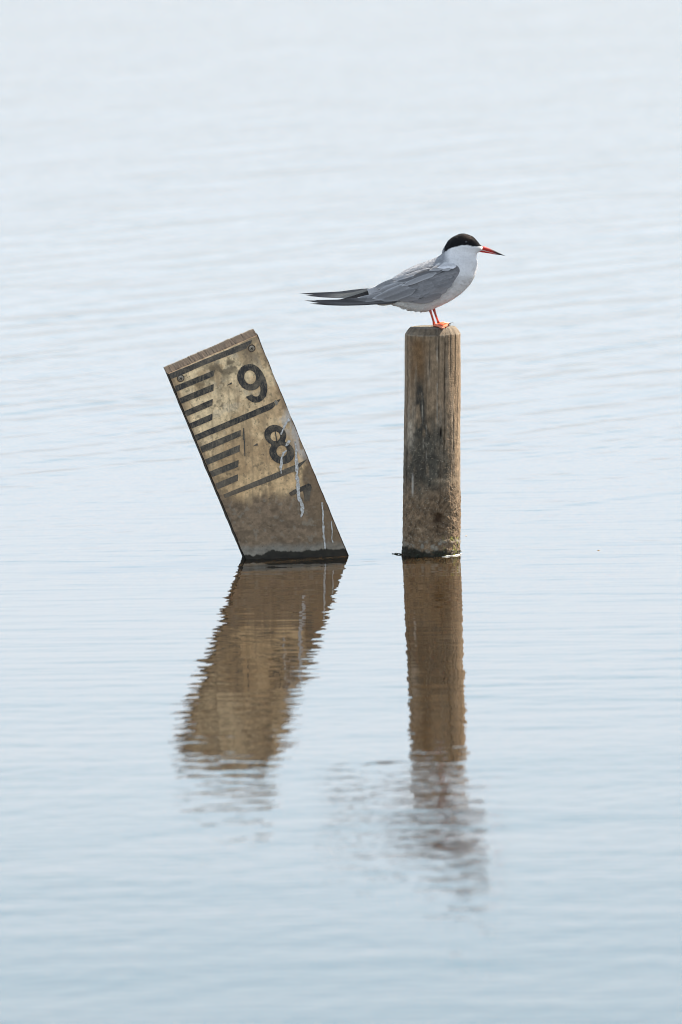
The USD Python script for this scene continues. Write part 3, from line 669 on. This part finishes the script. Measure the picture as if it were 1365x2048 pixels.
# ragged feathers under the belly and vent
def feather_mesh(pts, width, y0, y1, lift, thick=1.2, n=26, m=9, point=0.55, hug=True, cup=2.0, side=-1):
    """A feather along the side-view line pts (base to tip). y0, y1: distance from the middle plane at base and tip (drawing units, given as positive)."""
    p = np.array(pts, float)
    d = np.r_[0, np.cumsum(np.linalg.norm(np.diff(p, axis=0), axis=1))]
    s = np.linspace(0, 1, n)
    c = np.stack([PchipInterpolator(d / d[-1], p[:, k])(s) for k in (0, 1)], 1)
    t = np.gradient(c, axis=0); t /= np.linalg.norm(t, axis=1, keepdims=True)
    nrm = np.stack([-t[:, 1], t[:, 0]], 1)
    prof = np.minimum(1, (s / 0.18 + 0.25)) * np.clip(1 - np.clip((s - (1 - point)) / point, 0, 1) ** 2.4, 0.02, 1)
    q = np.linspace(-1, 1, m)
    X = c[:, 0][:, None] + nrm[:, 0][:, None] * q * (width / 2 * prof)[:, None]
    Yv = c[:, 1][:, None] + nrm[:, 1][:, None] * q * (width / 2 * prof)[:, None]
    base = y0 + (y1 - y0) * s[:, None] + 0 * X
    if hug:
        base = np.maximum(base, -body_y(X, Yv))
    dep = base + lift + cup * (1 - q ** 2)[None, :]
    shape = X.shape
    inner = dep - thick * np.maximum(0.15, 1 - np.abs(q) ** 3)[None, :]
    top = bp_arr(X.ravel(), Yv.ravel(), side * dep.ravel() * BS)
    bot = bp_arr(X.ravel(), Yv.ravel(), side * inner.ravel() * BS)
    f = grid_faces(n, m)
    N = n * m
    rim = list(range(m)) + [k * m + m - 1 for k in range(1, n)] + [(n - 1) * m + k for k in range(m - 2, -1, -1)] + [k * m for k in range(n - 2, 0, -1)]
    e = [[rim[k], rim[(k + 1) % len(rim)], rim[(k + 1) % len(rim)] + N] for k in range(len(rim))] + [[rim[k], rim[(k + 1) % len(rim)] + N, rim[k] + N] for k in range(len(rim))]
    mesh = trimesh.Trimesh(np.vstack([top, bot]), np.vstack([f, f[:, ::-1] + N, e]), process=False)
    mesh.fix_normals()
    S, Qm = np.meshgrid(s, q, indexing='ij')
    return mesh, np.r_[S.ravel(), S.ravel()], np.r_[Qm.ravel(), Qm.ravel()]

def feather(parent, name, pts, width, y0, y1, lift, colour, edge=None, edge_amount=0.6, tip=None, side=-1, **kw):
    mesh, s, q = feather_mesh(pts, width, y0, y1, lift, side=side, **kw)
    col = np.broadcast_to(np.asarray(colour, float), (len(s), 3)).copy()
    col *= (0.93 + 0.14 * meshkit.noise(np.stack([q * 5, s * 3, 0 * s + lift], 1), 5))[:, None]
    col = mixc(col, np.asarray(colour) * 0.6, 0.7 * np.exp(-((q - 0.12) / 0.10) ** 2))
    col *= (1.06 - 0.16 * sstep(q, -0.6, 0.7))[:, None]  # one side painted darker, as shade between overlapping feathers
    if edge is not None:
        col = mixc(col, edge, edge_amount * np.maximum(sstep(np.abs(q), 0.62, 0.98), sstep(s, 0.86, 0.99)))
    if tip is not None:
        col = mixc(col, tip, sstep(s, 0.55, 0.85))
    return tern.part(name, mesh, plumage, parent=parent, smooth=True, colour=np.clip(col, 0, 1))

# folded near wing: a shell that follows the flank, its feathers on it
WT = np.array([(1034, 303), (1022, 280), (1000, 268), (960, 272), (900, 274), (840, 276), (780, 290), (720, 312), (660, 344), (600, 380), (550, 410), (515, 440)], float)
WB = np.array([(1034, 306), (1022, 335), (998, 372), (962, 415), (918, 462), (885, 488), (835, 505), (780, 510), (720, 503), (660, 494), (600, 484), (530, 474)], float)
NW, MW = 140, 60
def wing_shell(side):
    k = np.linspace(0, 1, len(WT))
    s = np.linspace(0, 1, NW)
    T = PchipInterpolator(k, WT)(s); B = PchipInterpolator(k, WB)(s)
    t = np.linspace(0, 1, MW)
    X = T[:, 0][:, None] * (1 - t) + B[:, 0][:, None] * t
    Y = T[:, 1][:, None] * (1 - t) + B[:, 1][:, None] * t
    bulge = np.sin(np.pi * np.clip(t, 0, 1)) ** 0.55 * (sstep(s, 0, 0.10) ** 0.6)[:, None]
    base = np.maximum(-body_y(X, Y), 26 + 0 * X)
    soft = meshkit.fbm(np.stack([X * 0.022 + Y * 0.012, Y * 0.06 - X * 0.022, 0 * X], -1), 4, 111) - 0.5
    dep = base - 3 + 11 * bulge + 5.0 * soft * bulge
    out = bp_arr(X.ravel(), Y.ravel(), side * dep.ravel() * BS)
    inn = bp_arr(X.ravel(), Y.ravel(), side * (np.minimum(base, dep) * 0.8 - 5).ravel() * BS)
    f = grid_faces(NW, MW); N = NW * MW
    rim = list(range(MW)) + [i * MW + MW - 1 for i in range(1, NW)] + [(NW - 1) * MW + i for i in range(MW - 2, -1, -1)] + [i * MW for i in range(NW - 2, 0, -1)]
    e = [[rim[i], rim[(i + 1) % len(rim)], rim[(i + 1) % len(rim)] + N] for i in range(len(rim))] + [[rim[i], rim[(i + 1) % len(rim)] + N, rim[i] + N] for i in range(len(rim))]
    mesh = trimesh.Trimesh(np.vstack([out, inn]), np.vstack([f, f[:, ::-1] + N, e]), process=False)
    mesh.fix_normals()
    n1 = meshkit.fbm(np.stack([X * 0.03, Y * 0.05, 0 * X + 7], -1), 4, 112) - 0.5
    col = np.broadcast_to(GREY, (NW, MW, 3)).copy()
    col = col * (1 + 0.55 * n1)[..., None]
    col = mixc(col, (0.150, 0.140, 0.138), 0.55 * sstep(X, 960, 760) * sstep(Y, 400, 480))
    col = mixc(col, (0.40, 0.40, 0.415), 0.8 * sstep(t[None, :] + 0.5 * n1, 0.10, 0.0))
    col = mixc(col, (0.24, 0.235, 0.24), 0.5 * sstep(t[None, :] + 0.3 * n1, 0.72, 0.95))
    gap_shade = sstep(X, 960, 900) * sstep(t[None, :] + 0 * X, 0.55, 0.35)
    col = mixc(col, (0.095, 0.092, 0.098), 0.75 * gap_shade)  # shade in the gaps between the scapulars, painted into the shell
    lead = sstep(s, 0.035, 0.0)[:, None] * np.ones_like(X)
    col = mixc(col, (0.16, 0.16, 0.18), 0.7 * lead)
    col = col.reshape(-1, 3)
    return mesh, np.vstack([col, col])
DK, MID, LT = np.array([0.070, 0.066, 0.068]), np.array([0.209, 0.204, 0.209]), np.array([0.281, 0.275, 0.280])
PE = np.array([0.62, 0.615, 0.63])
for side in (-1, 1):
    wm, wc = wing_shell(side)
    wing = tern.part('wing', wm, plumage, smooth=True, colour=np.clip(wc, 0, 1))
    fe = lambda *a, **k: feather(wing, 'feather', *a, side=side, **k)
    if side < 0:
        # long flight feathers, lowest first
        fe([(700, 486), (520, 500), (300, 508), (122, 506)], 25, 55, 12, 0, DK * 1.2, point=0.5)
        fe([(700, 478), (520, 492), (300, 500), (88, 486)], 30, 56, 13, 2.5, MID * 0.62, edge=DK, edge_amount=0.5, tip=DK * 1.3, point=0.55)
        fe([(690, 470), (500, 484), (340, 492), (150, 484)], 26, 57, 14, 5, DK * 1.15, edge=MID, edge_amount=0.35)
        fe([(680, 462), (520, 476), (420, 484), (270, 484)], 28, 58, 20, 7, MID * 0.8, edge=PE, edge_amount=0.25, tip=DK)
        fe([(660, 462), (500, 478), (430, 486), (358, 488)], 30, 58, 24, 9, MID, edge=PE, edge_amount=0.4)
        fe([(650, 440), (540, 456), (470, 468), (410, 470)], 34, 58, 26, 10, LT, edge=PE, edge_amount=0.5)
        fe([(720, 455), (620, 474), (560, 478), (500, 480)], 38, 60, 34, 10, MID, edge=PE, edge_amount=0.4)
        # tertials and scapulars with pale rims; darker ones by turns paint in shaded gaps
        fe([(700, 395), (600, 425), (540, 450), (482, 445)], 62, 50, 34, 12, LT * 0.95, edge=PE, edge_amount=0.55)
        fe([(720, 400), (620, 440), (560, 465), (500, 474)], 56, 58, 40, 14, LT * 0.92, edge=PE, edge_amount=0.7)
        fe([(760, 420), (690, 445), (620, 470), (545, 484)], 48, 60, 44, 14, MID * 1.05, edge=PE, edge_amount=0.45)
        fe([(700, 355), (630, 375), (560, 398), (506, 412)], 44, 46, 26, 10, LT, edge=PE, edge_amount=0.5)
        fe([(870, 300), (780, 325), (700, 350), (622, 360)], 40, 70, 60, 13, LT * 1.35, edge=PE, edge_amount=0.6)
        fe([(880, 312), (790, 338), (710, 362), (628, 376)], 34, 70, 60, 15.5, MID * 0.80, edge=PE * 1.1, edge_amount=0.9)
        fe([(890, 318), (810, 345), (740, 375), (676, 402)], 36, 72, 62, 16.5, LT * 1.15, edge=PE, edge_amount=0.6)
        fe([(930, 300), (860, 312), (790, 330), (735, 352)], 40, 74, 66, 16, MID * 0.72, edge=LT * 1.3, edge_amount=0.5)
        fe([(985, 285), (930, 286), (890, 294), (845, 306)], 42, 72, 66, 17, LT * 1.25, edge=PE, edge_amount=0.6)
        fe([(1010, 280), (970, 276), (930, 282), (895, 288)], 36, 68, 64, 18, PE * 1.1, edge=PE * 1.2, edge_amount=0.6)  # near-white colour paints in the sunlit patch on the scapulars
        # small rounded coverts in loose rows across the upper wing
        rk = np.random.default_rng(21)
        for row in range(5):
            for c_ in range(9):
                f1 = (c_ + 0.5 * (row % 2)) / 9.0
                bx = 1012 - 190 * f1 - 14 * row + rk.uniform(-5, 5)
                by = np.interp(bx, [780, 1012], [352, 306]) + 24 * row + 14 * f1 + rk.uniform(-4, 4)
                if by > np.interp(bx, [830, 885, 918, 962, 998, 1022], [490, 474, 448, 402, 360, 328]):
                    continue
                ln, dr = rk.uniform(34, 46), rk.uniform(10, 20)
                fe([(bx, by), (bx - ln * 0.55, by + dr * 0.6), (bx - ln, by + dr)], rk.uniform(24, 30), 60, 56, 11.0 + 0.5 * rk.random() - 0.12 * row, GREY * rk.uniform(0.86, 1.14), edge=LT, edge_amount=rk.uniform(0.12, 0.34), point=0.75, cup=1.6, n=12, m=7)
        # coverts and the lower edge of the wing
        for k, (bx, by, tx, ty, w) in enumerate([(1000, 345, 905, 372, 44), (985, 378, 880, 410, 44), (955, 412, 840, 442, 44), (920, 448, 800, 474, 40), (880, 472, 745, 496, 34), (905, 340, 800, 380, 46),
                                                 (880, 385, 770, 420, 46), (850, 425, 720, 462, 44), (815, 372, 715, 412, 46), (790, 462, 660, 486, 32), (760, 440, 640, 476, 38)]):
            mx, my = (bx + tx) / 2, (by + ty) / 2 + 6
            fe([(bx, by), (mx, my), (tx, ty)], w, 60, 50, 9 + 0.45 * (k % 4), GREY * (0.84 + 0.07 * (k * 7 % 5)) * (np.array([1.0, 0.965, 0.94]) if k in (2, 3, 4, 9) else 1.0), edge=LT, edge_amount=0.30, point=0.7, cup=2.5)
    else:
        fe([(600, 420), (430, 430), (260, 447), (60, 445)], 26, 40, 16, 0, MID * 0.72, edge=DK, edge_amount=0.5, tip=DK * 1.2, point=0.6)
        fe([(600, 434), (450, 444), (300, 459), (98, 457)], 30, 40, 12, -3, np.array([0.36, 0.335, 0.30]), edge=DK, edge_amount=0.35, tip=DK * 1.6)
        fe([(590, 430), (500, 434), (420, 448), (300, 470)], 40, 40, 10, -5, np.array([0.30, 0.285, 0.26]), edge=LT, edge_amount=0.4)
        fe([(560, 420), (470, 446), (380, 474), (262, 496)], 30, 30, 4, -8, DK * 0.75, point=0.5)
# tail: white outer streamers under the wing tips
for pts, w, y0, y1 in (([(600, 470), (500, 486), (400, 494), (300, 490)], 24, 20, 10), ([(640, 496), (600, 504), (560, 510), (520, 508)], 22, 16, 10)):
    feather(tern.path, 'tail_feather', pts, w, y0, y1, 0, np.array([0.66, 0.63, 0.58]), hug=False)
# ragged vent feathers
for k in range(22):
    f_ = k / 21
    bx = 655 + 165 * f_ + RNG.uniform(-8, 8)
    by = np.interp(bx, [655, 700, 760, 830], [500, 518, 530, 535]) - RNG.uniform(0, 12)
    ln = RNG.uniform(34, 58)
    a = math.radians(RNG.uniform(150, 168) - 22 * f_)
    tx, ty = bx + ln * math.cos(a), by + ln * math.sin(a) + RNG.uniform(0, 6)
    lim = np.interp(tx, [600, 640, 690, 740, 790, 830], [516, 520, 545, 556, 562, 556])
    ty = min(ty, lim)
    sd = -1 if k % 3 else 1
    feather(tern.path, 'vent_feather', [(bx, by), ((bx + tx) / 2, (by + ty) / 2 + 2), (tx, ty)], RNG.uniform(14, 24), 30, RNG.uniform(6, 34), 1.0, np.array([0.60, 0.57, 0.53]) * RNG.uniform(0.9, 1.08), side=sd, n=12, m=5, point=0.8, hug=True)

# fine barbs over the contour feathers: they soften the outline
def barbs(name, mask, count, mat, length, seed, lift=0.16):
    rb = np.random.default_rng(seed)
    ok = np.flatnonzero(mask)
    pick = rb.choice(ok, count)
    i_, j_ = pick // NA, pick % NA
    P = body_v[:NS * NA].reshape(NS, NA, 3)
    root = P[i_, j_]
    back_ = P[np.maximum(i_ - 4, 0), j_] - P[np.minimum(i_ + 4, NS - 1), j_]
    back_ /= np.linalg.norm(back_, axis=1, keepdims=True) + 1e-12
    ring_ = P[i_, (j_ + 2) % NA] - P[i_, j_ - 2]
    nrm_ = np.cross(back_, ring_); nrm_ /= np.linalg.norm(nrm_, axis=1, keepdims=True) + 1e-12
    cen = (P[i_, 0] + P[i_, NA // 2]) / 2
    nrm_ *= np.sign(((root - cen) * nrm_).sum(1, keepdims=True))
    L = (length * rb.uniform(0.6, 1.3, (count, 1))) * BS
    side_ = np.cross(back_, nrm_) * rb.normal(0, 0.22, (count, 1))
    d1 = back_ + side_ + nrm_ * lift * rb.uniform(0.5, 1.5, (count, 1))
    pts_ = np.stack([root - nrm_ * 0.0002, root + d1 * L * 0.5 + nrm_ * 0.0001, root + d1 * L - np.array([0, 0, 0.12]) * L], 1)
    path = tern.path + '/' + name
    cv = UsdGeom.BasisCurves.Define(stage, path)
    cv.CreateTypeAttr('linear')
    cv.CreatePointsAttr(Vt.Vec3fArray.FromNumpy((pts_.reshape(-1, 3) - tern.base).astype(np.float32)))
    cv.CreateCurveVertexCountsAttr(Vt.IntArray.FromNumpy(np.full(count, 3, np.int32)))
    cv.CreateWidthsAttr(Vt.FloatArray.FromNumpy(np.tile(np.array([0.00034, 0.00028, 0.00006], np.float32), count)))
    cv.SetWidthsInterpolation('vertex')
    UsdShade.MaterialBindingAPI.Apply(cv.GetPrim()).Bind(mat)
    tag(cv.GetPrim(), kind='stuff')
xb, yb = BX.ravel(), BY.ravel()
m_cap, m_grey = (cap[:NS * NA] > 0.9), (grey[:NS * NA] > 0.8)
m_white = ~(cap[:NS * NA] > 0.02) & ~(grey[:NS * NA] > 0.1) & (xb > 560)
barbs('white_barbs', m_white & (yb < 330), 5200, plain_mat('white_barb', WHITE * 1.05, 0.9, 0.1, 0, 0.05, 500.0), 13, 301, 0.04)
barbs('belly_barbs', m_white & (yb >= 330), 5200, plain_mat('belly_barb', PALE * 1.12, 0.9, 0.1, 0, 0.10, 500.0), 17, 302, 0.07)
barbs('grey_barbs', m_grey & (xb > 600) & (xb < 960), 2600, plain_mat('grey_barb', (0.36, 0.36, 0.375), 0.9, 0.1, 0, 0.2, 500.0), 18, 303, 0.10)
barbs('cap_barbs', m_cap & (xb < 1150), 2200, plain_mat('cap_barb', (0.011, 0.010, 0.011), 0.8, 0.15, 0, 0.3, 500.0), 9, 304, 0.10)

# bill: two mandibles, red with a black tip
def mandible(rows_):
    r = PchipInterpolator(np.linspace(0, 1, len(rows_)), np.array(rows_, float))(np.linspace(0, 1, 40))
    t = np.arange(20) * 2 * np.pi / 20
    X = r[:, 0][:, None] + 0 * t
    mid, half = (r[:, 1] + r[:, 2]) / 2, (r[:, 2] - r[:, 1]) / 2
    Y = mid[:, None] + half[:, None] * np.cos(t)
    D = r[:, 3][:, None] * np.sin(t)
    v = bp_arr(X.ravel(), Y.ravel(), D.ravel() * BS)
    v = np.vstack([v, bp_arr(r[[0, -1], 0], mid[[0, -1]], np.zeros(2))])
    f = grid_faces(40, 20, True); n = 800
    f = np.vstack([f, [[n, (k + 1) % 20, k] for k in range(20)], [[n + 1, n - 20 + k, n - 20 + (k + 1) % 20] for k in range(20)]])
    m = trimesh.Trimesh(v, f, process=False); m.fix_normals()
    x = np.r_[X.ravel(), r[[0, -1], 0]]; y = np.r_[Y.ravel(), mid[[0, -1]]]
    col = np.broadcast_to(np.array([0.46, 0.034, 0.026]), (len(x), 3)).copy()
    col = mixc(col, (0.018, 0.015, 0.018), sstep(x - (y - 190) * 1.2, 1216, 1250))
    return m, col
um, uc = mandible([(1126, 175, 178, 4), (1150, 164, 180, 12), (1171, 157, 183, 15), (1200, 165, 189, 12), (1235, 180, 199, 9), (1268, 196, 208, 6), (1307, 215.5, 217.5, 1.5)])
lm, lc = mandible([(1128, 177.5, 181, 4), (1146, 181, 190, 10), (1168, 184, 196, 12), (1200, 190, 200, 10), (1235, 200, 206, 7), (1260, 206, 210, 4), (1282, 210.5, 211.5, 1)])
tern.part('upper_mandible', um, bill_mat, smooth=True, colour=uc)
tern.part('lower_mandible', lm, bill_mat, smooth=True, colour=lc)
for sd in (-1, 1):
    ey = trimesh.creation.icosphere(3, 8.5 * BS)
    ey.apply_translation(bp(1070, 133, sd * (-float(body_y(1070, 133)) - 3.5) * BS))
    tern.part('eye', ey, eye_mat, smooth=True)

# legs and webbed feet, toes on the top of the post
def ground(px, py, h=0.0016):
    return on_plane(px, py, (0, 0, POST_H + h), np.array([0, 0, 1.0]))
legs = [(-13, [(846, 520), (853, 550), (864, 585), (880, 626)], (869.5, 649.5), [(886.5, 656.8), (892.5, 654.0), (897.0, 651.2)]),
        (13, [(868, 515), (876, 545), (889, 585), (907, 620)], (878.5, 646.8), [(893.0, 651.0), (897.5, 648.6), (899.5, 646.8)])]
for sd, line, heel, toes in legs:
    h = ground(*heel, 0.0022)
    pts = [bp(x, y, sd * BS) for x, y in line[:-1]] + [h]
    s = CubicSpline(np.linspace(0, 1, len(pts)), np.array(pts))(np.linspace(0, 1, 24))
    rad = np.interp(np.linspace(0, 1, 24), [0, 0.3, 0.5, 0.85, 1], [0.0030, 0.0022, 0.0016, 0.0015, 0.0024])
    leg = tern.part('leg', tube(s, rad, 14), leg_mat, smooth=True)
    foot = spheres_hull([h], [0.0024]) if False else m3.Manifold.sphere(0.0025, 16).translate(h.tolist())
    ends = []
    for k, (tx, ty) in enumerate(toes):
        e = ground(tx, ty, 0.0013)
        mid = (h + e) / 2 + np.array([0, 0, 0.0010])
        foot += spheres_hull([h, mid], [0.0021, 0.0017]) + spheres_hull([mid, e], [0.0017, 0.0011])
        ends.append(e)
    for a, b in ((0, 1), (1, 2)):
        foot += spheres_hull([h, ends[a] * 0.93 + h * 0.07, ends[b] * 0.93 + h * 0.07], [0.0011, 0.0006, 0.0006])
    fm = to_trimesh(foot.refine_to_length(0.0012))
    trimesh.smoothing.filter_taubin(fm, iterations=6)
    tern.part('foot', fm, foot_mat, parent=leg, smooth=True)
    for k, e in enumerate(ends):
        d = (e - h); d[2] = 0; d /= np.linalg.norm(d)
        if sd > 0 and k == 2:
            cl = [e, bp(968, 630, sd * BS * 0.8), bp(982, 622.5, sd * BS * 0.8), bp(994, 626, sd * BS * 0.8)]
        else:
            cl = [e - d * 0.0005, e + d * 0.0018 + np.array([0, 0, 0.0008]), e + d * 0.0036 - np.array([0, 0, 0.0004])]
        cs = CubicSpline(np.linspace(0, 1, len(cl)), np.array(cl))(np.linspace(0, 1, 10))
        tern.part('claw', tube(cs, np.linspace(0.0010, 0.0002, 10), 8), claw_mat, parent=leg, smooth=True)

# ------------------------------------------------------------------ small floating things
def on_water(px, py, h=0.0):
    return on_plane(px, py, (0, 0, h), np.array([0, 0, 1.0]))
b0 = on_water(798, 1107.5)
twig = Thing('floating_twig', b0, 'thin dark twig of weed floating against the left foot of the round post', 'twig')
pts = np.array([on_water(785, 1107.2, 0.0004), on_water(792, 1107.7, 0.0006), on_water(798, 1107.3, 0.0012), (on_water(804, 1108, 0.0010)), on_water(812, 1109.3, 0.0008)])
s = CubicSpline(np.linspace(0, 1, 5), pts)(np.linspace(0, 1, 40))
s[:, 2] += 0.0006 * (meshkit.noise(s * 700, 4) - 0.5)
stem = twig.part('stem', tube(s, 0.0004 + 0.0004 * meshkit.noise(s * 500, 9), 7), weed_mat, smooth=True)
for q in (8, 15, 21, 27, 33, 37):
    b = trimesh.creation.icosphere(2, 0.0012)
    b.vertices *= np.array([1.7, 2.2, 0.7]) * RNG.uniform(0.7, 1.2, 3)
    b.vertices += (meshkit.noise(b.vertices * 800 + q, 3)[:, None] - 0.5) * 0.0016
    b.apply_translation(s[q] + RNG.uniform(-0.001, 0.001, 3) * [1, 3, 0.3])
    twig.part('leaf', b, weed_mat, smooth=True)
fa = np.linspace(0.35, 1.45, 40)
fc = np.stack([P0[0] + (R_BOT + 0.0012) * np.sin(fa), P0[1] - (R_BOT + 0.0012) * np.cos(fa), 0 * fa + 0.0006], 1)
white_strip = Thing('white_line', fc[20], 'thin white line on the water round the right foot of the round post', 'white_strip')
white_strip.part('white_strand', tube(fc, 0.0002 + 0.0009 * sstep(meshkit.fbm(fc * 260, 2, 8), 0.3, 0.7), 8), white_line_mat, smooth=True)  # thin white line of uneven width along the water's edge
for (px, py, r, nm, lab) in ((1198, 1101, 0.0009, 'floating_leaf', 'tiny brown leaf floating alone on open water right of the round post'),
                             (933, 1072, 0.0007, 'floating_seed', 'tiny dark seed floating on the water just behind the round post on its right')):
    c0 = on_water(px, py)
    t = Thing(nm, c0, lab, nm.split('_')[1])
    b = trimesh.creation.icosphere(2, r); b.vertices *= [2.0, 2.4, 0.5]
    b.vertices += (meshkit.noise(b.vertices * 900 + px, 3)[:, None] - 0.5) * r * 0.6
    b.apply_translation(c0 + [0, 0, 0.0004])
    t.part('blade' if 'leaf' in nm else 'husk', b, board_dark := plain_mat(nm, (0.28, 0.20, 0.12), 0.7, 0.3), smooth=True)
